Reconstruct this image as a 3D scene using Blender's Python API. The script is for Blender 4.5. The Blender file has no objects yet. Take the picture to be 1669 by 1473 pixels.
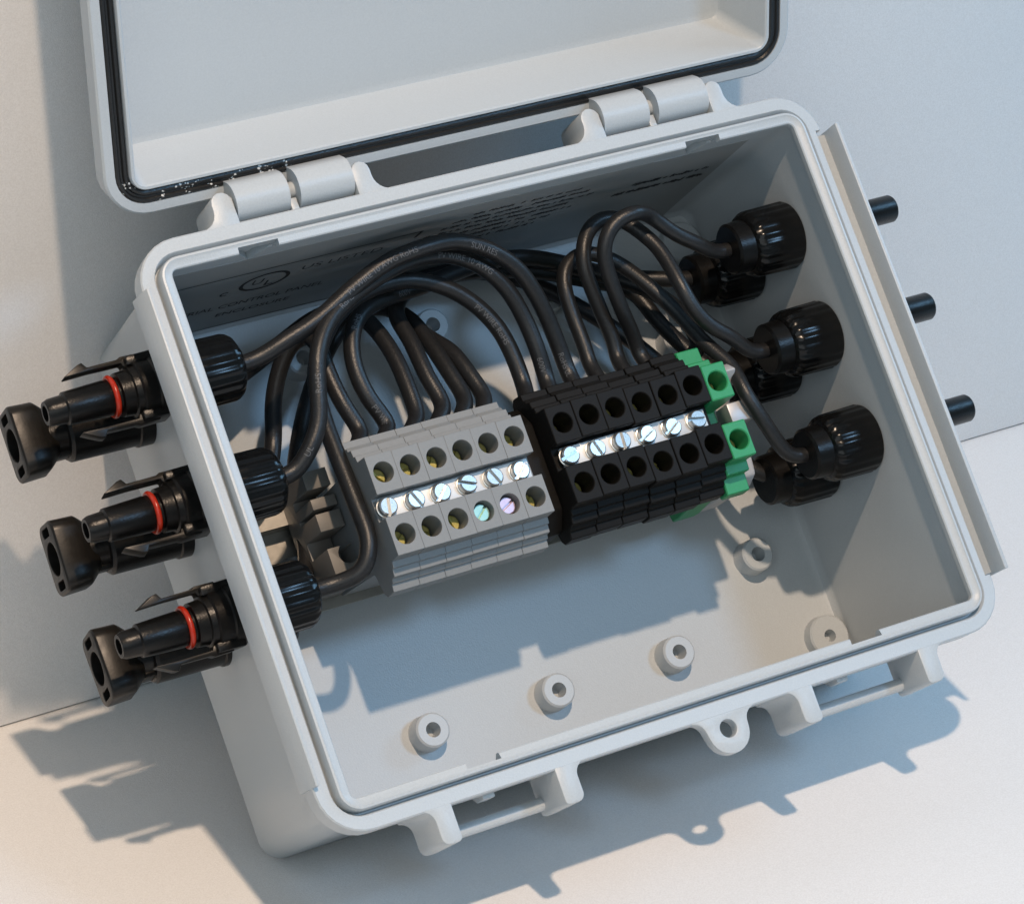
import bpy, bmesh, math, random
from mathutils import Matrix, Vector

random.seed(7)
MM = 0.001
sc = bpy.context.scene
COL = sc.collection

# ------------------------------------------------------------------ camera, light, exposure
# the enclosure's own frame: x along its length, y towards the hinge, z out of its open face (mm)
UY, UZ = -0.66815841, 0.74401905            # direction away from the wall, in (y, z) of the enclosure
CY, CZ = -7.52209408, -69.8114179           # the wall/table corner in that frame
BOX = Matrix(((1, 0, 0, 0),
              (0, -UY, -UZ, (CY*UY + CZ*UZ)*MM),
              (0, UZ, -UY, (-CY*UZ + CZ*UY)*MM),
              (0, 0, 0, 1)))
cam_d = bpy.data.cameras.new('camera')
cam = bpy.data.objects.new('camera', cam_d)
COL.objects.link(cam)
cam_d.sensor_width = 36.0
cam_d.lens = 5082.2/1669*36.0
cam_d.clip_start = 0.01
cam_d.clip_end = 50.0
rx = Vector((0.8759151707, -0.4822278144, -0.0151310499))
dn = Vector((-0.2432130072, -0.4142503465, -0.8770656096))
fw = Vector((0.4166773894, 0.7719151413, -0.4801322399))
cm = Matrix.Identity(4)
for i in range(3):
    cm[i][0] = rx[i]; cm[i][1] = -dn[i]; cm[i][2] = -fw[i]
cm[0][3], cm[1][3], cm[2][3] = -0.34982864, -0.71205296, 0.48422397
cam.matrix_world = cm
sc.camera = cam

world = bpy.data.worlds.new("World")
sc.world = world
world.use_nodes = True
bg = world.node_tree.nodes['Background']
bg.inputs['Color'].default_value = (0.50, 0.80, 1.0, 1)
bg.inputs['Strength'].default_value = 0.22

def aim(o, target):
    d = Vector(target) - o.location
    o.rotation_euler = d.to_track_quat('-Z', 'Y').to_euler()

def lamp(name, kind, loc, target, power, color, **kw):
    d = bpy.data.lights.new(name, kind)
    d.energy = power; d.color = color
    for k, v in kw.items(): setattr(d, k, v)
    o = bpy.data.objects.new(name, d)
    COL.objects.link(o)
    o.location = loc
    aim(o, target)
    return o

# warm desk lamp high over the left front, cool window from the right, soft daylight from the room in front
lamp('warm_lamp', 'SPOT', (-0.12, -0.78, 1.60), (-0.17, -0.12, 0.05), 87, (1.0, 0.76, 0.56), shadow_soft_size=0.024, spot_size=math.radians(41), spot_blend=1.0)
lamp('window_light', 'AREA', (0.80, -1.38, 1.28), (0.0, -0.075, 0.08), 8.0, (0.37, 0.65, 1.0), shape='DISK', size=0.30)
lamp('side_fill', 'AREA', (1.35, -0.36, 0.90), (0.1, -0.12, 0.05), 6.8, (0.32, 0.64, 1.0), shape='RECTANGLE', size=0.5, size_y=0.4)  # unseen fill added to brighten and cool the right of the table
lamp('room_daylight', 'AREA', (-0.80, -1.50, 1.00), (0.0, -0.07, 0.08), 6.2, (0.92, 0.98, 1.0), shape='RECTANGLE', size=1.6, size_y=1.0)

sc.view_settings.view_transform = 'Standard'
sc.view_settings.look = 'None'
sc.view_settings.exposure = 0.07
sc.view_settings.gamma = 1.0
sc.view_settings.use_curve_mapping = False
sc.render.engine = 'CYCLES'
sc.cycles.max_bounces = 8
sc.cycles.diffuse_bounces = 2

# ------------------------------------------------------------------ helpers
def finish(me, name, mat, parent=None, matrix=None, sharp=35):
    for p in me.polygons: p.use_smooth = True
    me.set_sharp_from_angle(angle=math.radians(sharp))
    me.materials.clear(); me.materials.append(mat)
    me.name = name
    o = bpy.data.objects.new(name, me)
    COL.objects.link(o)
    if parent is not None: o.parent = parent
    elif matrix is not None: o.matrix_world = matrix
    return o

def to_mesh(bm):
    bmesh.ops.remove_doubles(bm, verts=bm.verts, dist=1e-8)
    bmesh.ops.recalc_face_normals(bm, faces=bm.faces)
    me = bpy.data.meshes.new('mesh'); bm.to_mesh(me); bm.free()
    return me

def add_loft(bm, loops, cap0=True, cap1=True, closed=False):
    vs = [[bm.verts.new((p[0]*MM, p[1]*MM, p[2]*MM)) for p in l] for l in loops]
    n = len(vs[0])
    m = len(vs)
    for i in range(m if closed else m-1):
        a, b = vs[i], vs[(i+1) % m]
        for k in range(n):
            bm.faces.new((a[k], a[(k+1) % n], b[(k+1) % n], b[k]))
    if cap0 and not closed: bm.faces.new(vs[0][::-1])
    if cap1 and not closed: bm.faces.new(vs[-1])

def rrect(hx, hy, r, z, n=7, cx=0., cy=0.):
    out = []
    for sx, sy, a0 in ((1, 1, 0), (-1, 1, 90), (-1, -1, 180), (1, -1, 270)):
        for k in range(n+1):
            a = math.radians(a0+90*k/n)
            out.append((cx+sx*(hx-r)+r*math.cos(a), cy+sy*(hy-r)+r*math.sin(a), z))
    return out

AX = {'x': lambda u, v, w: (w, u, v), 'y': lambda u, v, w: (u, w, v), 'z': lambda u, v, w: (u, v, w)}
def add_prism(bm, poly, axis, a, b):
    f = AX[axis]
    add_loft(bm, [[f(u, v, a) for u, v in poly], [f(u, v, b) for u, v in poly]])

def add_box(bm, x0, x1, y0, y1, z0, z1):
    add_prism(bm, [(x0, y0), (x1, y0), (x1, y1), (x0, y1)], 'z', z0, z1)

def circle(r, n=28, cu=0., cv=0.):
    return [(cu+r*math.cos(2*math.pi*k/n), cv+r*math.sin(2*math.pi*k/n)) for k in range(n)]

def add_lathe(bm, prof, axis='x', c=(0, 0), n=32, ribs=None, cap0=True, cap1=True):
    """prof: list of (position along axis, radius); ribs=(count, depth, a, b) cuts flutes between a and b"""
    f = AX[axis]
    loops = []
    for w, r in prof:
        l = []
        for k in range(n):
            rr = r
            if ribs and ribs[2] <= w <= ribs[3] and (k*ribs[0]*2//n) % 2: rr = r-ribs[1]
            a = 2*math.pi*k/n
            l.append(f(c[0]+rr*math.cos(a), c[1]+rr*math.sin(a), w))
        loops.append(l)
    add_loft(bm, loops, cap0, cap1)

def add_torus(bm, axis, pos, c, R, r, n=36, m=12):
    f = AX[axis]
    loops = []
    for k in range(n):
        a = 2*math.pi*k/n
        loops.append([f(c[0]+(R+r*math.cos(t))*math.cos(a), c[1]+(R+r*math.cos(t))*math.sin(a), pos+r*math.sin(t)) for t in [2*math.pi*j/m for j in range(m)]])
    add_loft(bm, loops, closed=True)

def smooth_path(pts, step=1.2):
    P = [Vector(p) for p in pts]
    P = [P[0]*2-P[1]] + P + [P[-1]*2-P[-2]]
    out = []
    for i in range(1, len(P)-2):
        n = max(2, int((P[i+1]-P[i]).length/step))
        t0 = 0; t1 = t0+(P[i]-P[i-1]).length**.5; t2 = t1+(P[i+1]-P[i]).length**.5; t3 = t2+(P[i+2]-P[i+1]).length**.5
        for k in range(n):
            t = t1+(t2-t1)*k/n
            A1 = P[i-1]*((t1-t)/(t1-t0))+P[i]*((t-t0)/(t1-t0))
            A2 = P[i]*((t2-t)/(t2-t1))+P[i+1]*((t-t1)/(t2-t1))
            A3 = P[i+1]*((t3-t)/(t3-t2))+P[i+2]*((t-t2)/(t3-t2))
            B1 = A1*((t2-t)/(t2-t0))+A2*((t-t0)/(t2-t0))
            B2 = A2*((t3-t)/(t3-t1))+A3*((t-t1)/(t3-t1))
            out.append(B1*((t2-t)/(t2-t1))+B2*((t-t1)/(t2-t1)))
    out.append(P[-2].copy())
    for _ in range(6):                                    # relax: cable does not kink
        q = [p.copy() for p in out]
        for i in range(1, len(out)-1): out[i] = q[i]*.5+(q[i-1]+q[i+1])*.25
    return out

def frames(path):
    fr = []; up = None
    for i, p in enumerate(path):
        t = (path[min(i+1, len(path)-1)]-path[max(i-1, 0)]).normalized()
        if up is None: up = Vector((0, 0, 1)) if abs(t.z) < .9 else Vector((0, 1, 0))
        up = (up-t*up.dot(t)).normalized()
        fr.append((p, t, up, t.cross(up)))
    return fr

def add_tube(bm, path, r, n=14):
    loops = []
    for p, t, u, s in frames(path):
        loops.append([p+u*(r*math.cos(2*math.pi*k/n))+s*(r*math.sin(2*math.pi*k/n)) for k in range(n)])
    add_loft(bm, loops)

def hull2(pts):
    pts = sorted(set(pts))
    def half(ps):
        h = []
        for p in ps:
            while len(h) > 1 and (h[-1][0]-h[-2][0])*(p[1]-h[-2][1])-(h[-1][1]-h[-2][1])*(p[0]-h[-2][0]) <= 0: h.pop()
            h.append(p)
        return h
    a, b = half(pts), half(pts[::-1])
    return a[:-1]+b[:-1]

def process(me, bevel=0., segs=2, cut=None, angle=35):
    """bevels the edges of a mesh and subtracts another mesh"""
    o = bpy.data.objects.new('work', me); COL.objects.link(o)
    k = None
    if cut is not None:
        k = bpy.data.objects.new('work_cut', cut); COL.objects.link(k)
        b = o.modifiers.new('cut', 'BOOLEAN'); b.operation = 'DIFFERENCE'; b.object = k; b.solver = 'EXACT'; b.use_self = True
    if bevel:
        b = o.modifiers.new('bevel', 'BEVEL'); b.width = bevel*MM; b.segments = segs; b.limit_method = 'ANGLE'; b.angle_limit = math.radians(angle); b.harden_normals = False
    dg = bpy.context.evaluated_depsgraph_get()
    out = bpy.data.meshes.new_from_object(o.evaluated_get(dg))
    bpy.data.objects.remove(o)
    if k: bpy.data.objects.remove(k)
    return out

def make(name, mat, build, parent=None, bevel=0., cut=None, segs=2, matrix=None, sharp=35):
    bm = bmesh.new(); build(bm); me = to_mesh(bm)
    cm_ = None
    if cut is not None:
        cb = bmesh.new(); cut(cb); cm_ = to_mesh(cb)
    if bevel or cm_: me = process(me, bevel, segs, cm_)
    return finish(me, name, mat, parent, matrix, sharp)

def tag(o, label=None, cat=None, group=None, kind=None):
    if label: o['label'] = label
    if cat: o['category'] = cat
    if group: o['group'] = group
    if kind: o['kind'] = kind
    return o

def thing(name, label, cat, at=(0, 0, 0), group=None):
    o = bpy.data.objects.new(name, None); COL.objects.link(o)
    o.empty_display_size = .01
    o.matrix_world = BOX @ Matrix.Translation(Vector(at)*MM)
    return tag(o, label, cat, group)

def dup(root, at, label):
    r = root.copy(); COL.objects.link(r)
    r.matrix_world = BOX @ Matrix.Translation(Vector(at)*MM)
    r['label'] = label
    kids = []
    for ch in list(root.children):
        c = ch.copy(); COL.objects.link(c); c.parent = r; kids.append(c)
        for g in ch.children:
            d = g.copy(); COL.objects.link(d); d.parent = c
    return r, kids

def text_mesh(body, size, width=None):
    cu = bpy.data.curves.new('lettering', 'FONT'); cu.body = body; cu.size = size*MM; cu.align_x = 'LEFT'; cu.resolution_u = 3
    o = bpy.data.objects.new('work', cu); COL.objects.link(o)
    dg = bpy.context.evaluated_depsgraph_get()
    me = bpy.data.meshes.new_from_object(o.evaluated_get(dg))
    bpy.data.objects.remove(o); bpy.data.curves.remove(cu)
    if width:
        w = max(v.co.x for v in me.vertices)
        for v in me.vertices: v.co.x *= width*MM/w
    return me

# ------------------------------------------------------------------ materials
def mat(name, color, rough=.4, metal=0., noise=0., nscale=400., bump=0., bscale=900., spec=.5, hue=None, coat=0., detail=4):
    m = bpy.data.materials.new(name); m.use_nodes = True
    nt = m.node_tree; b = nt.nodes['Principled BSDF']
    b.inputs['Base Color'].default_value = (*color, 1)
    b.inputs['Roughness'].default_value = rough
    b.inputs['Metallic'].default_value = metal
    b.inputs['Specular IOR Level'].default_value = spec
    b.inputs['Coat Weight'].default_value = coat
    tc = nt.nodes.new('ShaderNodeTexCoord')
    if noise:
        n = nt.nodes.new('ShaderNodeTexNoise'); n.inputs['Scale'].default_value = nscale; n.inputs['Detail'].default_value = detail
        nt.links.new(tc.outputs['Object'], n.inputs['Vector'])
        mx = nt.nodes.new('ShaderNodeMix'); mx.data_type = 'RGBA'
        h = hue or (1, 1, 1)
        mx.inputs['A'].default_value = (*[max(0, c*(1-noise)*q) for c, q in zip(color, h)], 1)
        mx.inputs['B'].default_value = (*[min(1, c*(1+noise)) for c in color], 1)
        nt.links.new(n.outputs['Fac'], mx.inputs['Factor'])
        nt.links.new(mx.outputs['Result'], b.inputs['Base Color'])
        rr = nt.nodes.new('ShaderNodeMapRange')
        rr.inputs['To Min'].default_value = max(.05, rough-.08); rr.inputs['To Max'].default_value = min(1, rough+.08)
        nt.links.new(n.outputs['Fac'], rr.inputs['Value']); nt.links.new(rr.outputs['Result'], b.inputs['Roughness'])
    if bump:
        n2 = nt.nodes.new('ShaderNodeTexNoise'); n2.inputs['Scale'].default_value = bscale; n2.inputs['Detail'].default_value = 3
        nt.links.new(tc.outputs['Object'], n2.inputs['Vector'])
        bp = nt.nodes.new('ShaderNodeBump'); bp.inputs['Strength'].default_value = bump; bp.inputs['Distance'].default_value = .0004
        nt.links.new(n2.outputs['Fac'], bp.inputs['Height']); nt.links.new(bp.outputs['Normal'], b.inputs['Normal'])
    return m

M_paper = mat('white_board', (.79, .785, .78), .75, noise=.10, nscale=2300, bump=.3, bscale=3500, spec=.25, hue=(1.0, .985, .97), detail=1)
M_grey = mat('pale_grey_polycarbonate', (.472, .505, .523), .36, noise=.07, nscale=2100, bump=.14, bscale=2600, detail=1)
M_black = mat('black_nylon', (.0045, .0042, .004), .32, noise=.3, nscale=900, bump=.15, bscale=1800, spec=.28)
M_brown = mat('weathered_black_nylon', (.009, .0078, .0065), .36, noise=.3, nscale=500, bump=.05, bscale=1500, spec=.28)
M_gloss = mat('glossy_black_nylon', (.005, .005, .005), .2, noise=.2, nscale=700, spec=.25)
M_wire = mat('black_cable_jacket', (.015, .015, .0155), .36, noise=.35, nscale=1200, bump=.2, bscale=2500, spec=.42)
M_print = mat('white_cable_print', (.10, .103, .11), .5, noise=.5, nscale=4000)
M_term = mat('grey_terminal_plastic', (.215, .222, .222), .5, noise=.07, nscale=900, bump=.15, bscale=2500)
M_tblack = mat('black_terminal_plastic', (.008, .0074, .0068), .55, noise=.25, nscale=900, bump=.15, bscale=2200, spec=.16)
M_green = mat('green_terminal_plastic', (.025, .27, .10), .45, noise=.1, nscale=700, bump=.12, bscale=2000)
M_nickel = mat('nickel_plate', (.74, .75, .75), .5, .3, noise=.05, nscale=1500)
M_chrome = mat('zinc_screw', (.56, .57, .56), .3, .85, noise=.12, nscale=2500)
M_brass = mat('passivated_screw', (.58, .47, .18), .42, .55, noise=.35, nscale=900, hue=(.7, 1, .6))
M_teal = mat('teal_passivated_screw', (.36, .52, .46), .4, .7, noise=.25, nscale=700, hue=(.8, 1, .9))
M_pink = mat('pink_passivated_screw', (.58, .47, .52), .4, .7, noise=.25, nscale=700, hue=(1, .85, 1))
M_rail = mat('galvanised_rail', (.42, .40, .36), .42, .85, noise=.15, nscale=600)
M_red = mat('red_silicone', (.40, .022, .006), .3, noise=.1, nscale=900)
M_label_shade = mat('shade_toned_label_film', (.30, .31, .31), .45, noise=.05, nscale=500)  # label tone lowered to carry the shade on the hinge wall
M_ink = mat('black_ink', (.02, .02, .02), .6)
M_clampgrey = mat('grey_end_clamp', (.45, .44, .44), .45, noise=.06, nscale=900)
M_stub = mat('bare_metal_stub', (.46, .46, .47), .45, .5, noise=.08, nscale=900)
M_tan = mat('beige_end_clamp', (.16, .15, .135), .5, noise=.1, nscale=800)
M_dark = mat('dark_recess', (.004, .004, .004), .7)

# black rubber gasket with flecks of dried sealant towards its hinge end
M_gasket = mat('black_rubber_gasket', (.010, .010, .010), .35, noise=.3, nscale=1500, bump=.25, bscale=1600)
def specks():
    nt = M_gasket.node_tree; b = nt.nodes['Principled BSDF']
    tc = nt.nodes.new('ShaderNodeTexCoord')
    v = nt.nodes.new('ShaderNodeTexVoronoi'); v.inputs['Scale'].default_value = 1100
    nt.links.new(tc.outputs['Object'], v.inputs['Vector'])
    n = nt.nodes.new('ShaderNodeTexNoise'); n.inputs['Scale'].default_value = 260; n.inputs['Detail'].default_value = 2
    nt.links.new(tc.outputs['Object'], n.inputs['Vector'])
    def math_(op, src, val):
        m = nt.nodes.new('ShaderNodeMath'); m.operation = op; m.inputs[1].default_value = val
        nt.links.new(src, m.inputs[0]); return m.outputs[0]
    def mul(p, q):
        m = nt.nodes.new('ShaderNodeMath'); m.operation = 'MULTIPLY'
        nt.links.new(p, m.inputs[0]); nt.links.new(q, m.inputs[1]); return m.outputs[0]
    sep = nt.nodes.new('ShaderNodeSeparateXYZ'); nt.links.new(tc.outputs['Object'], sep.inputs[0])
    zone = mul(math_('LESS_THAN', sep.outputs['X'], -.050), math_('LESS_THAN', sep.outputs['Y'], .0935))
    fac = mul(mul(math_('LESS_THAN', v.outputs['Distance'], .36), math_('GREATER_THAN', n.outputs['Fac'], .57)), zone)
    mx = nt.nodes.new('ShaderNodeMix'); mx.data_type = 'RGBA'
    old = b.inputs['Base Color'].links[0].from_socket
    nt.links.new(fac, mx.inputs['Factor']); nt.links.new(old, mx.inputs['A'])
    mx.inputs['B'].default_value = (.6, .6, .58, 1)
    nt.links.new(mx.outputs['Result'], b.inputs['Base Color'])
specks()

# ------------------------------------------------------------------ setting: a white board on the table and one upright behind it
TZ = -1.6                                                         # mm, where the lower back edge of the box rests
def sheet(name, x0, x1, y0, y1, z0, z1, lab, cat):
    o = make(name, M_paper, lambda bm: add_box(bm, x0, x1, y0, y1, z0, z1), bevel=.15, matrix=Matrix.Identity(4))
    return tag(o, lab, cat, kind='structure')
sheet('table', -900, 900, -900, 40, TZ-12, TZ, 'white board lying flat under the open box', 'table')
sheet('wall', -900, 900, .6, 14, TZ+.55, 900, 'white board standing upright behind the open lid', 'wall')

# ------------------------------------------------------------------ the enclosure
box = thing('junction_box', 'pale grey plastic junction box tilted against the wall with its lid open', 'junction box')
HX, HY, D = 100.0, 77.4, 75.6
def body_build(bm):
    c = 1.1                                                       # the tub sits a touch to the right inside its flange
    L = []
    for k in range(8):
        a = math.radians(90*k/7); i = 3.2*(1-math.sin(a))
        L.append(rrect(93.9-i, 72.4-i, 6-i*.9, -1+3.2*(1-math.cos(a)), cx=c))
    L += [rrect(94.3, 73.2, 6.5, 66, cx=c), rrect(94.4, 73.4, 6.5, 69, cx=c),
         rrect(HX-.4, HY-.4, 11.6, 69), rrect(HX, HY, 12, 69.4), rrect(HX, HY, 12, 75.2), rrect(HX-.4, HY-.4, 11.6, D)]
    for o, z in ((3.7, D), (3.95, D-.25), (4.5, 72.9), (4.6, 72.6), (4.95, 72.6), (5.05, 72.9), (5.15, 76.5), (5.45, 77.2), (6.0, 77.3), (6.5, 76.9), (8.1, 76.6), (8.4, 76.3), (8.4, 74.8), (7.0, 73.0)):
        L.append(rrect(HX-o, HY-o, max(1.6, 12-o*1.22), z))
    L += [rrect(92.3, 70.4, 3, 72, cx=.6), rrect(92.45, 70.8, 3.4, 5.5, cx=.85), rrect(92.1, 70.5, 3.2, 4, cx=.85), rrect(91.2, 69.5, 2.5, 2.8, cx=.85), rrect(90.2, 68.5, 2, 2.5, cx=.85)]
    add_loft(bm, L)
def notch_cut(bm):
    for x0, x1 in ((-73, -62), (58.0, 68.5)):                              # through the inner ledge on the hinge side, with a pocket in the wall below
        add_prism(bm, [(x0, 66), (x1, 66), (x1, 70.6), (x0, 70.6)], 'z', 71.5, 80)
        add_prism(bm, [(x0+.4, 73.8), (x1-.3, 73.8), (x0+6.2, 64.6)], 'y', 69.5, 72.2)
    for x0, x1 in ((-61, -51.5), (52, 61.5)):
        add_prism(bm, [(x0, -70.6), (x1, -70.6), (x1-.5, -66), (x0+.5, -66)], 'z', 72, 80)
    add_box(bm, 98.2, 101, -64, 65.5, 71, 80)                              # channel along the right short side
body = make('body', M_grey, body_build, box, cut=notch_cut, sharp=32)

# raised flaps along the short sides
make('side_flap', M_grey, lambda bm: (add_prism(bm, [(103.0, 58), (104.4, 58), (104.4, 78.2), (103.2, 78.2)], 'y', -64, 65.7), add_box(bm, 97.6, 103.4, -63.4, 65.1, 69.6, 71.2)), box, bevel=.25)
make('side_flap', M_grey, lambda bm: add_prism(bm, [(-101.0, 68.3), (-98.7, 68.3), (-98.7, 77.9), (-99.7, 77.9)], 'y', -63.5, 65.7), box, bevel=.3)

def arc(cu, cv, r, a0, a1, n=6):
    return [(cu+r*math.cos(math.radians(a0+(a1-a0)*k/n)), cv+r*math.sin(math.radians(a0+(a1-a0)*k/n))) for k in range(n+1)]
def post(x0, x1, side, z0=61, z1=D-.1, y0=76.2, top=86.0):
    """hinge post in plan: a blade x0..x1 with a round top and a fillet on its outer side"""
    w = x1-x0; f = 4.5
    if side < 0: p = [(x1, y0)]+[(x1, top-2)]+arc(x0+w*.5, top-w*.5, w*.5, 20, 180, 6)+arc(x0-f, HY-.2+f, f, 0, -90, 6)+[(x0-f, y0)]
    else: p = [(x0, y0)]+[(x1+f, y0)]+arc(x1+f, HY-.2+f, f, -90, -180, 6)+arc(x0+w*.5, top-w*.5, w*.5, 0, 160, 6)+[(x0, top-2)]
    return lambda bm: add_prism(bm, p, 'z', z0, z1)
HINGE = ((-75.4, -69.6, -54.6, -51.7, -36.2, -31.0), (31.5, 37.0, 51.3, 54.2, 70.2, 75.2))
for a, b, c, d, e, f in HINGE:
    make('hinge_post', M_grey, post(a, b, -1), box, bevel=.5)
    make('hinge_post', M_grey, post(e, f, 1), box, bevel=.5)
    make('hinge_post', M_grey, lambda bm: add_box(bm, c+.4, d-.4, 75.5, 81, 60, 73.5), box, bevel=.3)
    make('hinge_pin', M_grey, lambda bm: add_lathe(bm, [(b-3, 2.1), (e+3, 2.1)], 'x', (83.6, 71.6), 20), box)

# latch lugs, bars and the padlock tab on the front edge
def lug(x0, x1, side, top=-86.6, z0=58):
    f = 3.2; y0 = -75.9; r = 2.0
    if side < 0: p = [(x1, y0), (x0-f, y0), (x0-f, -HY+.2)]+arc(x0-f, -HY+.2-f, f, 90, 0, 6)+arc(x0+r, top+r, r, 180, 270, 4)+arc(x1-1.2, top+1.2, 1.2, 270, 360, 3)
    else: p = [(x0, y0), ]+arc(x0+1.2, top+1.2, 1.2, 180, 270, 3)+arc(x1-r, top+r, r, 270, 360, 4)+arc(x1+f, -HY+.2-f, f, 180, 90, 6)+[(x1+f, y0)]
    return lambda bm: add_prism(bm, p, 'z', z0, D-.05)
for x0, x1, s in ((-72.8, -67.4, -1), (-38.6, -33.0, 1), (32.2, 37.6, -1), (70.6, 76.0, 1)):
    make('latch_lug', M_grey, lug(x0, x1, s), box, bevel=.5)
for x0, x1 in ((-69, -37), (36, 72)):
    make('latch_bar', M_grey, lambda bm: add_lathe(bm, [(x0, 1.75), (x1, 1.75)], 'x', (-83.5, 61.0), 18), box)
    make('latch_gusset', M_grey, lambda bm: add_prism(bm, [(-72, 69), (-78.5, 69), (-78.5, 64), (-72, 54)], 'x', x0+12.5, x0+16), box, bevel=.4)
def tab(bm):
    p = [(3.0, -75.9), (1.0, -HY+.1)]+arc(1.0, -HY-3.4, 3.4, 80, 10, 5)+arc(10.6, -81.6, 5.9, 188, 352, 12)+arc(20.0, -HY-3.4, 3.4, 170, 100, 5)+[(20.0, -HY+.1), (18.2, -75.9)]
    add_prism(bm, p, 'z', 72.0, D-.08)
make('padlock_tab', M_grey, tab, box, bevel=.3, cut=lambda bm: add_prism(bm, circle(2.35, 24, 10.7, -81.0), 'z', 60, 90))

# screw bosses moulded on the floor
def boss(x, y, r, h, hole):
    make('standoff', M_grey, lambda bm: add_lathe(bm, [(1.8, r+.5), (2.6, r+.15), (h-.5, r-.1), (h, r-.6), (h+.01, hole+.1), (h-5 if h > 7.5 else 2.9, hole*.8)], 'z', (x, y), 32), box)
for x, y in ((-38.6, -52.7), (.1, -52.7), (38.6, -52.7), (72.6, -33.0), (-72.6, -33.0), (1.3, 54.9), (-38.6, 54.9), (38.6, 54.9), (73, 33), (-73, 33)):
    boss(x, y, 4.9, 8.6, 2.0)
for x, y in ((86.6, -61.0), (86.6, 61.0)):
    boss(x, y, 6.3, 6.2, 1.7)

# printed marking on the inside of the hinge wall
make('shade_toned_label', M_label_shade, lambda bm: add_box(bm, -89.5, 84, 70.34, 70.95, 5, 64.5), body)  # label sheet spread over the wall, its darker tone standing in for shade
def marking():
    bm = bmesh.new()
    Y = 70.28
    def bar(x0, z0, x1, z1, w):
        d = Vector((x1-x0, 0, z1-z0)); n = Vector((-d.z, 0, d.x)).normalized()*w*.5
        q = [Vector((x0, Y, z0))-n, Vector((x1, Y, z1))-n, Vector((x1, Y, z1))+n, Vector((x0, Y, z0))+n]
        bm.faces.new([bm.verts.new(v*MM) for v in q])
    def words(body, x, z, size, width):
        me = text_mesh(body, size, width)
        o = len(bm.verts)
        vs = [bm.verts.new((v.co.x+x*MM, Y*MM, v.co.z*0+v.co.y+z*MM)) for v in me.vertices]
        for p in me.polygons: bm.faces.new([vs[i] for i in p.vertices])
        bpy.data.meshes.remove(me)
    bar(-89, 50.8, -11.8, 51.6, .55); bar(-12.0, 51.9, -12.6, 46.8, .9)
    bar(-89, 4.8, -14, 5.2, .45)
    n = 36
    for k in range(n):                                                    # the ring round the two letters
        a, b = 2*math.pi*k/n, 2*math.pi*(k+1)/n
        q = []
        for t, r in ((a, 1), (b, 1), (b, .84), (a, .84)):
            q.append(bm.verts.new(((-54.5+7.2*r*math.cos(t))*MM, Y*MM, (40+6.7*r*math.sin(t))*MM)))
        bm.faces.new(q)
    words('U', -58.4, 38.4, 6, 3.4); words('L', -54.2, 35.8, 6, 3.1)
    words('c', -66.5, 34.5, 6.5, 2.5)
    words('US LISTED', -45.0, 42.2, 4.6, 24)
    words('INDUSTRIAL CONTROL PANEL', -86, 22.5, 4.4, 54); words('ENCLOSURE', -62, 15.0, 3.8, 22)
    rnd = random.Random(3)
    def scribble(x0, x1, z, h):                                            # lettering too small to read
        x = x0
        while x < x1:
            w = rnd.uniform(.35, 1.0)
            if rnd.random() < .16: x += 1.1; continue
            for q in range(2):
                bar(x, z+rnd.uniform(0, .4)*h, x+w, z+rnd.uniform(.3, 1)*h, .28*h)
            x += w+.25
    for i, (a, b, z) in enumerate(((2, 35, 55), (-3, 39, 51.2), (-5, 41, 47.4), (-9, 36, 43.6), (-8, 38, 39.6), (-9, 33, 35.6), (-9, 30, 31.6))): scribble(a, b, z, 2.0)
    scribble(55, 79, 45.5, 2.8); scribble(51, 80, 39.5, 2.8)
    me = bpy.data.meshes.new('marking'); bm.to_mesh(me); bm.free()
    o = finish(me, 'printed_marking', M_ink, body)
    return o
marking()

# ------------------------------------------------------------------ the lid (hinged, standing open) and its gasket
LA = math.radians(40.75)
LC, LS = math.cos(LA), math.sin(LA)
Y0, Z0 = 87.1, 70.7
def lidp(x, v, n): return (x, Y0+v*LC-n*LS, Z0+v*LS+n*LC)
def lid_loops(specs, cv=77.4, nn=8):
    out = []
    for hx, hv, r, n in specs: out.append([lidp(p[0], p[1]+cv, n) for p in rrect(hx, hv, r, 0, nn)])
    return out
def lid_build(bm):
    S = [(86, 64, 3, -23), (89, 66.6, 4.5, -22.6), (90.6, 68.4, 6, -21), (93, 71, 8, -8), (93.4, 71.3, 8.4, -7), (100.0, 77.9, 11, -6.8), (100.5, 78.4, 11.5, -6.3), (100.8, 78.6, 12, -.5), (100.3, 78.1, 11.6, 0)]
    for o, n in ((2.9, 0), (3.0, -1.6), (6.6, -1.6), (6.7, .2), (7.0, .7), (7.7, .7), (8.1, .3)): S.append((100.8-o, 78.6-o, max(3.0, 12-o*1.1), n))
    S += [(91.5, 69.4, 3.2, -7), (90.0, 67.8, 3.0, -17), (89.2, 67, 2.6, -18.2), (87.8, 65.6, 2, -18.7)]
    add_loft(bm, lid_loops(S))
    th = math.atan2(1, 1)
    for a, b, c, d, e, f in HINGE:
        p = circle(5.5, 36, 83.6, 71.6)
        q = [lidp(0, 1.9, .35)[1:], lidp(0, -.5, -6.6)[1:], lidp(0, 3, -.5)[1:]]
        h = hull2(p+q)
        add_prism(bm, h, 'x', b+.35, c)
        add_prism(bm, h, 'x', d, e-.35)
        add_prism(bm, [lidp(0, -.7, -.1)[1:], lidp(0, 1, -.1)[1:], lidp(0, 1, -6)[1:], (83.2, 66.6), (86.0, 66.2)], 'x', c-.2, d+.2)
lid = make('lid', M_grey, lid_build, box, sharp=32)
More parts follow.
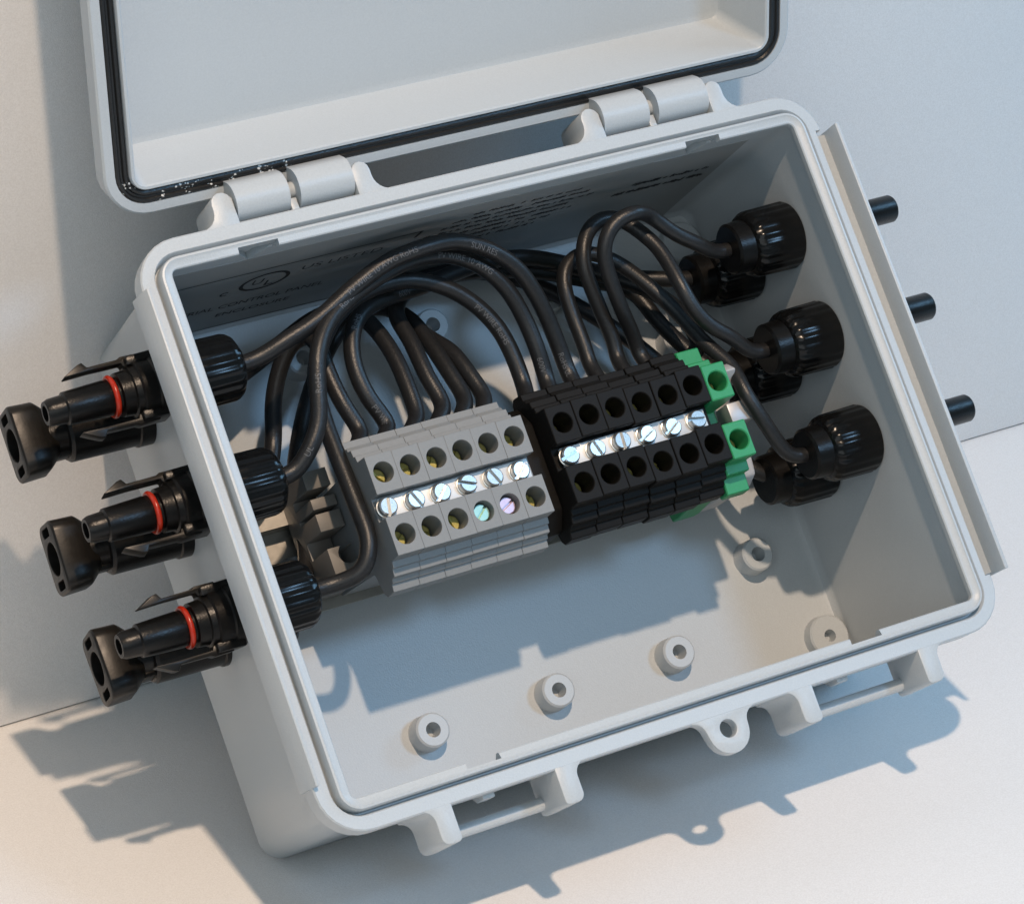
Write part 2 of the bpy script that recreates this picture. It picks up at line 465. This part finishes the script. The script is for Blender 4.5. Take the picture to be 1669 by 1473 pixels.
def gasket_build(bm):
    S = []
    for o, n in ((3.02, -1.4), (3.1, -.2), (3.5, .12), (4.0, .12), (4.4, -.45), (4.9, -.45), (5.3, .12), (5.9, .15), (6.4, -.2), (6.56, -1.4)):
        S.append((100.8-o, 78.6-o, 12-o*1.1, n))
    add_loft(bm, lid_loops(S), closed=True)
make('gasket', M_gasket, gasket_build, lid)

# ------------------------------------------------------------------ rail and terminal blocks
rail = thing('mounting_rail', 'slotted metal rail screwed across the box floor under the terminal blocks', 'mounting rail', (0, 0, 9))
def rail_build(bm):
    t = 1.0
    p = [(-14.8, 7), (-11, 7), (-11, .0), (11, .0), (11, 7), (14.8, 7), (14.8, 8), (10, 8), (10, 1), (-10, 1), (-10, 8), (-14.8, 8)]
    add_prism(bm, p, 'x', -70, 58)
def rail_cut(bm):
    for x0 in (-66, -52, -30, -8, 14, 36):
        add_prism(bm, arc(x0+3, 0, 2.6, 90, 270, 8)+arc(x0+9, 0, 2.6, 270, 450, 8), 'z', -3, 4)
make('rail_profile', M_rail, rail_build, rail, cut=rail_cut)
for x0 in (-60, 48): make('support_block', M_grey, lambda bm: add_box(bm, x0, x0+8, -5, 5, -6.6, -.05), rail, bevel=.4)

half = [(3.1, 59.0), (3.1, 64.0), (13.3, 64.0), (13.5, 58.6), (15.2, 58.2), (15.2, 57.2), (17.2, 56.8), (17.4, 54.8), (18.4, 54.4), (18.4, 53.4), (20.4, 53.0), (20.6, 48.0), (19.4, 46.6), (13.5, 44.5), (12.6, 18.2), (11.8, 17.2)]
PROFILE = [(y, z) for y, z in half][::-1]+[(-y, z) for y, z in half]
# closed outline: left half mirrored, channel for the bridge between the two towers
def block_build(w):
    return lambda bm: add_prism(bm, PROFILE, 'x', -w/2, w/2)
def block_cut(bm):
    for s in (-1, 1): add_lathe(bm, [(49, 2.75), (70, 2.75)], 'z', (0, s*8.35), 28)
def screw_build(z, r, n=24):
    return lambda bm: add_lathe(bm, [(z-3, r), (z-.35, r), (z, r-.35)], 'z', (0, 0), n)
def slot_cut(z, r, ang, w=.75, d=1.0):
    c, s = math.cos(ang), math.sin(ang)
    def f(bm):
        q = [(c*u-s*v, s*u+c*v) for u, v in ((-r-.5, -w/2), (r+.5, -w/2), (r+.5, w/2), (-r-.5, w/2))]
        add_prism(bm, q, 'z', z-d, z+1)
    return f
def shift(o, dx, dy, dz):
    o.location = (dx*MM, dy*MM, dz*MM); return o
def make_block(name, label, m, w, at, group):
    t = thing(name, label, 'terminal block', at, group)
    make('housing', m, block_build(w), t, bevel=.1, cut=block_cut, segs=1)
    for s, ang in ((1, .9), (-1, 2.1)):
        c = make('clamp_screw', M_brass, screw_build(0, 2.45), t, cut=slot_cut(0, 2.45, ang))
        shift(c, 0, s*8.35, 57.2)
    return t
ORD = ['first', 'second', 'third', 'fourth', 'fifth', 'sixth']
GX = [-50.5+7.54*k for k in range(6)]
BX = [1.7+7.95*k for k in range(6)]
glab = ['grey terminal block at the far left end of the grey row', 'second grey terminal block from the left, beside the leftmost one', 'third grey terminal block, left of the one with the teal screw',
        'grey terminal block with the teal screw head showing in its lower hole', 'grey terminal block with the pink screw head showing in its lower hole', 'grey terminal block at the right end of its row, facing the black blocks']
blab = ['black terminal block at the left end of the black row, facing the grey blocks', 'second black terminal block from the left end of the black row', 'third black terminal block counted from the grey blocks',
        'fourth black terminal block counted from the grey blocks', 'black terminal block second from the green one', 'black terminal block touching the green earth block']
rj = random.Random(11)
g0 = None
for k, x in enumerate(GX):
    at = (x, rj.uniform(-.06, .06), rj.uniform(-.06, .06))
    if g0 is None: g0 = make_block('terminal_block', glab[0], M_term, 7.52, at, 'grey terminal blocks'); r, kids = g0, list(g0.children)
    else: r, kids = dup(g0, at, glab[k])
    for c in kids:
        if c.name.startswith('clamp_screw'):
            low = c.location.y < 0
            if low and k in (3, 4):
                c.location.z = 61.9*MM
                c.data = c.data.copy(); c.data.materials[0] = M_teal if k == 3 else M_pink
                c['label'] = 'teal screw head with one slot' if k == 3 else 'pink screw head with one slot'
                if k == 4: c.rotation_euler.z = 1.5
            else:
                c.location.z = (57.2+rj.uniform(-1.2, 1.2))*MM; c.rotation_euler.z = rj.uniform(0, 3)
b0 = None
for k, x in enumerate(BX):
    at = (x, rj.uniform(-.35, .35), rj.uniform(-.3, .3))
    if b0 is None:
        b0, kids = dup(g0, at, blab[0]); b0['group'] = 'black terminal blocks'
        me = None
        for c in kids:
            if c.name.startswith('housing'):
                c.data = make('housing_work', M_tblack, block_build(7.8), None, bevel=.22, cut=block_cut, segs=1, matrix=Matrix.Identity(4)).data
                bpy.data.objects.remove(bpy.data.objects['housing_work'])
                c.data.name = 'housing'
    else: r, kids = dup(b0, at, blab[k])
    for c in kids:
        if c.name.startswith('clamp_screw'): c.location.z = (55.0+rj.uniform(-1.2, 1))*MM; c.rotation_euler.z = rj.uniform(0, 3)

# green earth block, grey clamp behind it
half_g = [(3.0, 50), (3.0, 56.0), (3.4, 64.0), (13.3, 64.0), (13.3, 57.5), (16.0, 57.2), (16.0, 54), (20.6, 53.6), (20.8, 49), (17.2, 47.5), (16.5, 40), (18.5, 22), (18.5, 18.0), (16.0, 17.2)]
PG = half_g[::-1]+[(-y, z) for y, z in half_g]
ge = thing('earth_terminal_block', 'green earth terminal block at the right end of the black row', 'terminal block', (49.0, -.3, .2))
make('housing', M_green, lambda bm: add_prism(bm, PG, 'x', -3.55, 3.55), ge, bevel=.3, cut=block_cut, segs=1)
for s in (1, -1): shift(make('clamp_screw', M_brass, screw_build(0, 2.45), ge, cut=slot_cut(0, 2.45, .6*s)), 0, s*8.35, 56.5)
ec = thing('end_clamp', 'light grey end clamp with a square stub beside the green earth block', 'end clamp', (56.2, 0, 10))
make('clamp_body', M_clampgrey, lambda bm: add_prism(bm, [(-16, 7.4), (-18.5, 10), (-18.5, 33), (-16.5, 38), (-10, 39.5), (-3, 37.0), (4, 38), (11.2, 48.2), (13.5, 45), (14.5, 7.4)], 'x', -3.4, 3.0), ec, bevel=.8, segs=3)
make('clamp_stub', M_stub, lambda bm: add_box(bm, -2.2, 5.4, -2.6, 3.0, 36.6, 45.0), ec, bevel=.4)
lc = thing('end_clamp', 'dark beige slotted end clamp with a round hole, left of the grey blocks', 'end clamp', (-58.2, 0, 16))
def lc_cut(bm):
    for y0, y1 in ((11.0, 13.6), (6.9, 8.2), (-2.6, 2.2)): add_box(bm, -5, 5, y0, y1, 9, 30)
    add_lathe(bm, [(12, 2.7), (30, 2.7)], 'z', (1.6, -5.0), 24)
make('clamp_body', M_tan, lambda bm: add_box(bm, -3.6, 3.3, -12.0, 18.5, .6, 22), lc, bevel=.3, cut=lc_cut)
bc = thing('end_clamp', 'black end clamp in the gap between the grey and the black terminal blocks', 'end clamp', (-5.4, 0, 10))
make('clamp_body', M_tblack, lambda bm: add_prism(bm, [(-13, 7.2), (-14, 14), (-17.5, 30), (-17.5, 40), (-12, 45), (12, 45), (17.5, 40), (17.5, 30), (14, 14), (13, 7.2)], 'x', -3.65, 3.15), bc, bevel=.8)

# bridges with their screws
def bridge(xs, label, at):
    t = thing('jumper_bar', label, 'jumper bar', at)
    x0 = xs[0]
    make('strip', M_nickel, lambda bm: add_box(bm, -1.6, xs[-1]-x0+3.6, -2.8, 2.8, 0, 1.4), t, bevel=.25)
    s0 = None
    for k, x in enumerate(xs):
        if s0 is None:
            s0 = make('bridge_screw', M_chrome, lambda bm: (add_lathe(bm, [(1.42, 2.75), (1.8, 2.75), (1.9, 2.5), (3.5, 2.45), (3.9, 2.1)], 'z', (0, 0), 28)), t, cut=slot_cut(3.9, 2.75, 0, .9, 1.5))
            s = s0
        else:
            s = s0.copy(); COL.objects.link(s); s.parent = t
        s.location = ((x-x0)*MM, rj.uniform(-.1, .1)*MM, 0)
        s.rotation_euler = (rj.uniform(-.03, .03), rj.uniform(-.03, .03), rj.uniform(0, 3.1))
    return t
bridge([-51.7+7.62*k for k in range(6)], 'bright metal jumper strip with six slotted screws across the grey terminal blocks', (-51.7, -.3, 59.1))
bridge([1.5+7.74*k for k in range(6)], 'bright metal jumper strip with six slotted screws across the black terminal blocks', (1.5, -.3, 59.1))

# ------------------------------------------------------------------ connectors through the short walls
YU = YL = (47.3, 16.1, -14.0); YR = (44.7, 14.9, -15.9); ZU, ZL = 52.0, 26.0
def nut_build(x0, x1, r=9.8, nose=True):
    """fluted gland nut; x0 is the cable end, x1 the wall"""
    s = 1 if x1 > x0 else -1
    pr = [(x0, 3.0), (x0, 6.4), (x0+s*.3, r-2.2), (x0+s*.9, r-1.0), (x0+s*1.9, r-.3), (x0+s*3.0, r), (x1-s*1.2, r+.2), (x1-s*.3, r-.2), (x1, r-.8)]
    a, b = sorted((x0+s*1.2, x1-s*1.1))
    return lambda bm: add_lathe(bm, pr, 'x', (0, 0), 120, ribs=(20, .24, a, b))
def make_pin(at, label):
    t = thing('pin_connector', label, 'cable connector', at, 'black connectors with a red ring')
    def b(bm):
        add_lathe(bm, [(2.0, 8.1), (-4.2, 8.1), (-4.6, 7.6), (-8.2, 7.6), (-8.6, 6.8), (-10.0, 6.6), (-10.3, 5.9), (-13.2, 5.7), (-13.5, 4.7), (-16.4, 4.6), (-16.7, 4.75), (-27.4, 4.3), (-27.8, 3.7), (-31.4, 3.5), (-32.6, 3.0), (-32.6, 2.1), (-24, 1.9)], 'x', (0, 0), 36)
    make('barrel', M_black, b, t)
    make('sealing_ring', M_red, lambda bm: add_torus(bm, 'x', -14.9, (0, 0), 4.85, .75), t)
    for s in (1, -1):
        def arm(bm):
            p = [(-5, 6.4), (-5, 9.0), (-10.2, 9.1), (-11.2, 8.6), (-19.2, 8.5), (-20.2, 10.0), (-21.4, 9.7), (-25.6, 7.5), (-25.2, 7.3), (-19, 7.5), (-10.4, 7.4), (-10, 6.4)]
            add_prism(bm, [(u, s*v) for u, v in p], 'z', -2.0, 2.0)
        make('latch_arm', M_brown, arm, t, bevel=.2)
        def shoulder(bm):
            p = [(-1.9, 6), (-1.9, 8.7), (-9.6, 8.5), (-9.6, 6)]
            add_prism(bm, [(u, s*v) for u, v in p], 'z', -4.0, 4.0)
        make('shoulder', M_black, shoulder, t, bevel=.5)
    n = make('lock_nut', M_gloss, nut_build(19.6, 1.0, 8.9), t)
    return t
def make_socket(at, label):
    t = thing('socket_connector', label, 'cable connector', at, 'black connectors with an open oval collar')
    make('barrel', M_black, lambda bm: add_lathe(bm, [(3.2, 8.6), (-1.8, 8.6), (-2.2, 8.1), (-20.0, 7.9), (-20.8, 7.2), (-21.0, 5.8), (-26.5, 5.5)], 'x', (0, 0), 36), t)
    def collar(bm):
        loops = []
        for x, hy, hz, r in ((-23.6, 6.0, 4.8, 3.0), (-26.6, 8.6, 6.0, 3.0), (-27.4, 9.2, 6.4, 3.2), (-33.6, 9.5, 6.4, 3.2), (-34.1, 9.1, 6.0, 3.0)):
            loops.append([(x, p[0], p[1]) for p in rrect(hy, hz, r, 0, 5)])
        add_loft(bm, loops)
    def holes(bm):
        add_lathe(bm, [(-36, 4.5), (-18, 4.3)], 'x', (0, 0), 28)
        for s in (1, -1): add_loft(bm, [[(x, s*7.0+p[0], p[1]) for p in rrect(1.2, 2.9, .7, 0, 3)] for x in (-36, -29.5)])
    make('collar', M_brown, collar, t, bevel=.15, cut=holes, segs=1)
    make('bore', M_dark, lambda bm: add_lathe(bm, [(-23.5, 4.1), (-23.4, 1.5), (-29.5, 1.3)], 'x', (0, 0), 20), t)
    for s in (1, -1):
        make('guide_rib', M_brown, lambda bm: add_box(bm, -26.8, -19, *sorted((s*4.6, s*6.4)), -2.6, 2.6), t, bevel=.5)
    make('lock_nut', M_gloss, nut_build(19.4, 4.4, 8.9), t)
    return t
def make_gland(at, label, group):
    t = thing('cable_gland', label, 'cable gland', at, group)
    make('lock_nut', M_gloss, nut_build(-18.6, -3.3, 9.4), t)
    make('cable_seal', M_black, lambda bm: add_lathe(bm, [(-23.2, 2.3), (-23.2, 6.4), (-22.6, 7.1), (-17.6, 7.4)], 'x', (0, 0), 32), t)
    make('barrel', M_black, lambda bm: add_lathe(bm, [(-3.6, 7.6), (-1.0, 7.8), (-.5, 8.2), (10, 8.2), (10.6, 7.0), (15, 6.4), (15.4, 3.95), (30.6, 3.9), (31.2, 3.5)], 'x', (0, 0), 32), t)
    return t
LV = ['upper', 'middle', 'lower']
def row(maker, ys, xs, z, turns, labels, *extra):
    t0 = None
    for y, x, turn, lab in zip(ys, xs, turns, labels):
        if t0 is None: t0 = t = maker((x, y, z), lab, *extra)
        else: t, _ = dup(t0, (x, y, z), lab)
        t.matrix_world = BOX @ Matrix.Translation(Vector((x, y, z))*MM) @ Matrix.Rotation(math.radians(turn), 4, 'X')
row(make_pin, YU, (-93.6, -93.2, -94.6), ZU, (0, -6, 5), ['black connector with red ring on the left wall, nearest the lid', 'black connector with red ring, between its two twins on the left wall', 'black connector with red ring on the left wall, nearest the table'])
row(make_socket, YL, (-95.0, -94.2, -92.4), ZL, (0, 3, -5), ['black connector with open oval collar on the left wall, nearest the lid', 'black connector with open oval collar, between its two twins on the left wall', 'black connector with open oval collar on the left wall, nearest the table'])
row(make_gland, YR, (96.3, 96.3, 96.3), ZU, (0, 25, 61), ['glossy black gland high on the right wall, nearest the hinge', 'glossy black gland high on the right wall, in the middle of the three', 'glossy black gland high on the right wall, nearest the front edge'], 'glands near the rim of the right wall')
row(make_gland, YR, (96.0, 96.0, 96.0), ZL, (10, 44, 73), ['dark gland deep on the right wall near the floor, nearest the hinge', 'dark gland deep on the right wall near the floor, between its two deep twins', 'dark gland deep on the right wall near the floor, nearest the front edge'], 'glands near the floor of the right wall')

# ------------------------------------------------------------------ cables
WIRES = {
 'b6': [(41.5, 13.0, 47.0), (41.3, 19.5, 45.5), (40.9, 24.0, 43.0), (39.4, 30.5, 46.0), (36.8, 35.8, 50.0), (34.5, 42.7, 54.0), (33.2, 48.1, 57.0), (33.1, 51.6, 59.0), (35.2, 55.6, 61.0), (39.4, 58.2, 62.0), (43.7, 58.6, 63.0), (50.2, 57.9, 58.5), (53.4, 55.1, 57.2), (57.3, 51.6, 55.9), (63.9, 47.5, 54.6), (69.0, 44.9, 52.0), (74.5, 44.7, 52.0), (80.0, 44.7, 52.0)],
 'b5': [(33.5, 13.0, 47.0), (33.8, 19.5, 45.5), (34.4, 25.1, 42.0), (34.8, 29.9, 43.0), (33.3, 36.6, 45.0), (31.4, 44.7, 48.0), (30.4, 50.3, 50.0), (31.4, 55.0, 51.0), (34.5, 59.5, 51.0), (39.1, 62.0, 51.0), (44.5, 61.4, 51.0), (48.8, 56.3, 52.0), (51.7, 49.6, 54.0), (52.1, 43.0, 56.0), (52.1, 36.2, 58.0), (53.7, 30.0, 57.2), (57.1, 24.9, 55.9), (63.3, 20.2, 54.6), (69.0, 15.2, 52.0), (74.5, 14.9, 52.0), (80.0, 14.9, 52.0)],
 'b4': [(25.6, 13.0, 47.0), (25.7, 19.5, 45.5), (26.0, 24.9, 42.0), (26.4, 31.4, 42.0), (26.2, 40.3, 42.0), (26.1, 47.0, 43.0), (27.1, 51.1, 43.0), (30.5, 54.8, 43.0), (36.1, 55.9, 43.0), (43.3, 51.8, 43.0), (49.4, 43.6, 44.0), (54.2, 33.5, 46.0), (57.3, 21.4, 50.0), (60.3, 12.2, 54.0), (59.6, 4.4, 57.0), (62.4, -3.9, 55.9), (69.0, -15.2, 52.0), (74.5, -15.9, 52.0), (80.0, -15.9, 52.0)],
 'b3': [(17.6, 13.0, 47.0), (18.0, 19.5, 45.5), (18.6, 24.1, 43.0), (17.0, 35.4, 46.0), (14.2, 44.9, 50.0), (9.3, 53.8, 54.0), (1.7, 59.9, 57.0), (-7.6, 63.7, 59.0), (-17.6, 63.7, 60.0), (-27.1, 62.7, 58.5), (-37.8, 58.8, 57.2), (-50.2, 52.9, 55.9), (-60.4, 49.7, 54.6), (-69.0, 47.4, 52.0), (-74.5, 47.3, 52.0), (-82.0, 47.3, 52.0)],
 'b2': [(9.7, 13.0, 47.0), (10.3, 19.5, 45.5), (11.6, 24.1, 43.0), (11.2, 31.7, 45.0), (9.8, 41.0, 47.0), (6.2, 50.4, 50.0), (-0.4, 58.0, 52.0), (-9.1, 62.4, 53.0), (-19.0, 62.8, 54.0), (-30.2, 60.2, 55.0), (-41.1, 55.8, 56.0), (-49.1, 50.6, 57.0), (-54.7, 43.1, 58.0), (-57.3, 34.7, 57.2), (-59.7, 26.4, 55.9), (-64.2, 20.4, 54.6), (-69.0, 16.4, 52.0), (-74.5, 16.1, 52.0), (-82.0, 16.1, 52.0)],
 'b1': [(1.7, 13.0, 47.0), (2.9, 19.5, 45.5), (5.2, 23.7, 42.0), (5.3, 32.3, 42.0), (3.5, 41.4, 43.0), (-1.7, 50.0, 44.0), (-8.6, 55.9, 45.0), (-16.9, 59.8, 45.0), (-27.0, 60.1, 46.0), (-36.1, 57.8, 46.0), (-44.4, 52.3, 46.0), (-50.6, 44.3, 46.0), (-53.7, 36.2, 47.0), (-55.2, 27.4, 49.0), (-56.1, 16.5, 52.0), (-56.9, 4.0, 55.0), (-57.9, -7.2, 57.2), (-61.4, -13.3, 55.9), (-69.0, -14.0, 52.0), (-74.5, -14.0, 52.0), (-82.0, -14.0, 52.0)],
 'g2': [(-43.0, 13.0, 47.0), (-40.4, 19.5, 45.5), (-35.7, 23.5, 42.0), (-38.9, 32.1, 43.0), (-39.8, 39.8, 43.0), (-38.9, 45.8, 43.0), (-35.9, 51.7, 42.0), (-30.3, 56.2, 40.0), (-23.2, 58.3, 38.0), (-11.1, 59.8, 34.0), (2.7, 62.5, 30.0), (15.9, 64.1, 27.0), (27.9, 62.9, 25.0), (41.2, 58.6, 22.0), (52.7, 52.5, 22.0), (70.5, 45.9, 26.0), (78.0, 44.7, 26.0), (84.0, 44.7, 26.0)],
 'g1': [(-50.5, 13.0, 47.0), (-48.1, 19.5, 45.5), (-43.6, 23.6, 42.0), (-45.7, 31.6, 42.0), (-46.4, 39.7, 41.0), (-46.2, 46.2, 40.0), (-45.4, 51.6, 38.0), (-46.9, 54.6, 36.0), (-50.4, 53.8, 33.0), (-54.7, 48.3, 29.0), (-57.9, 40.7, 25.0), (-59.0, 33.5, 21.0), (-63.2, 25.5, 22.0), (-70.5, 17.5, 26.0), (-78.0, 16.1, 26.0), (-84.0, 16.1, 26.0)],
 'g3': [(-35.4, 13.0, 47.0), (-32.5, 19.5, 45.5), (-27.2, 23.9, 42.0), (-26.0, 32.2, 40.0), (-25.3, 42.0, 37.0), (-25.8, 51.1, 33.0), (-27.2, 57.4, 29.0), (-31.3, 61.6, 25.0), (-37.7, 61.5, 22.0), (-45.4, 58.7, 20.0), (-56.8, 53.7, 22.0), (-70.5, 48.3, 26.0), (-78.0, 47.3, 26.0), (-84.0, 47.3, 26.0)],
 'g4': [(-27.9, 13.0, 47.0), (-24.8, 19.5, 45.5), (-19.0, 24.9, 42.0), (-19.6, 33.8, 40.0), (-18.9, 45.7, 36.0), (-18.2, 55.1, 31.0), (-11.4, 61.3, 26.0), (6.2, 64.0, 22.0), (27.2, 61.1, 20.0), (44.8, 54.5, 19.0), (58.8, 47.6, 18.0), (62.6, 36.0, 20.0), (70.5, 18.1, 26.0), (78.0, 14.9, 26.0), (84.0, 14.9, 26.0)],
 'g5': [(-20.3, 13.0, 47.0), (-17.6, 19.5, 45.5), (-12.5, 24.5, 42.0), (-12.4, 34.6, 38.0), (-12.6, 46.2, 32.0), (-13.2, 55.4, 25.0), (-18.2, 61.4, 19.0), (-26.9, 59.4, 15.0), (-37.5, 49.7, 14.0), (-49.2, 34.2, 16.0), (-57.4, 18.1, 18.0), (-60.6, 1.0, 20.0), (-70.5, -11.8, 26.0), (-78.0, -14.0, 26.0), (-84.0, -14.0, 26.0)],
 'g6': [(-12.8, 13.0, 47.0), (-10.7, 19.5, 45.5), (-6.8, 24.4, 42.0), (-7.6, 31.1, 40.0), (-8.5, 39.7, 36.0), (-10.4, 46.1, 30.0), (-12.2, 53.5, 23.0), (-11.8, 60.9, 16.0), (-1.9, 67.2, 11.0), (16.3, 67.3, 9.0), (33.2, 59.9, 9.0), (44.5, 45.3, 16.0), (57.1, 28.4, 18.0), (64.1, 13.0, 20.0), (70.5, -11.6, 26.0), (78.0, -15.9, 26.0), (84.0, -15.9, 26.0)],
 'gnd': [(51.0, 13.0, 47.0), (54.1, 19.5, 45.5), (59.8, 23.1, 42.0), (60.6, 28.6, 40.0), (60.6, 35.4, 36.0), (58.9, 41.5, 32.0), (53.7, 47.5, 29.0), (45.5, 53.7, 26.0), (35.9, 60.2, 22.0), (24.6, 62.5, 18.0)],
}
LABEL = {
 'b6': 'black cable from the sixth black block arching to the right wall gland nearest the hinge',
 'b5': 'black cable from the fifth black block swinging to the middle gland of the right wall',
 'b4': 'black cable from the fourth black block ending in the gland nearest the front edge',
 'b3': 'outermost arched cable from the third black block to the left connector nearest the lid',
 'b2': 'arched cable with printed letters from the second black block to the middle left connector',
 'b1': 'cable looping round the grey blocks from the first black block to the lowest left connector',
 'g2': 'black cable with printed letters bowing left out of the second grey block',
 'g1': 'black cable out of the leftmost grey block, diving behind the middle left nut',
 'g3': 'black cable out of the third grey block, bending left to the deep upper connector',
 'g4': 'black cable out of the grey block with the teal screw, bending towards the right wall',
 'g5': 'black cable out of the grey block with the pink screw, bending left',
 'g6': 'black cable out of the last grey block, running low towards the right wall',
 'gnd': 'black cable leaving the green earth block towards the hinge wall',
}
PRINT = {'b2': [('RoHS', .62), ('RoHS', .78), ('UL', .885), ('PV WIRE 10 AWG', .40), ('600V', .12)], 'b3': [('PV WIRE 10 AWG RoHS', .70), ('SUN RES', .43), ('RoHS UL', .13)], 'g2': [('RoHS', .24), ('PV WIRE', .12), ('600V', .36)],
         'b1': [('PV WIRE RoHS', .22)], 'gnd': [('RoHS', .12)]}
VIEW = Vector((-349.8, -123.0, 783.5))
def cable(key, pts, r=2.3):
    if key in ('b4', 'b5', 'b6'): r = 2.1
    path = smooth_path(pts)
    o = make('cable', M_wire, lambda bm: add_tube(bm, path, r, 18), matrix=BOX.copy())
    tag(o, LABEL[key], 'cable', 'black cables inside the box')
    S = [0.]
    for i in range(1, len(path)): S.append(S[-1]+(path[i]-path[i-1]).length)
    fr = frames(path)
    if key not in PRINT: return
    for body, at in PRINT[key]:
        me = text_mesh(body, 2.2)
        bm = bmesh.new(); bm.from_mesh(me); bpy.data.meshes.remove(me)
        bmesh.ops.triangulate(bm, faces=bm.faces)
        for _ in range(4):
            e = [e for e in bm.edges if e.calc_length() > .35*MM]
            if e: bmesh.ops.subdivide_edges(bm, edges=e, cuts=1)
            bmesh.ops.triangulate(bm, faces=bm.faces)
        s0 = at*S[-1]
        i0 = min(range(len(S)), key=lambda i: abs(S[i]-s0))
        p, t, u, s = fr[i0]
        d = (VIEW-p); d = (d-t*d.dot(t)).normalized()
        base = math.atan2(d.dot(s), d.dot(u))
        sg = 1 if t.x >= 0 else -1                                       # letters run left to right
        for v in bm.verts:
            q = s0+sg*v.co.x/MM
            j = min(max(1, next((i for i, w in enumerate(S) if w > q), len(S)-1)), len(S)-1)
            f = min(1, max(0, (q-S[j-1])/max(1e-6, S[j]-S[j-1])))
            a, b = fr[j-1], fr[j]
            P = a[0].lerp(b[0], f); U = a[2].lerp(b[2], f); W_ = a[3].lerp(b[3], f)
            ang = base-sg*(v.co.y/MM-.9)/r
            v.co = (P+(U*math.cos(ang)+W_*math.sin(ang))*(r+.05))*MM
        me = bpy.data.meshes.new('printed_lettering'); bm.to_mesh(me); bm.free()
        finish(me, 'printed_lettering', M_print, o)
for key, pts in WIRES.items(): cable(key, pts)
bpy.context.view_layer.update()
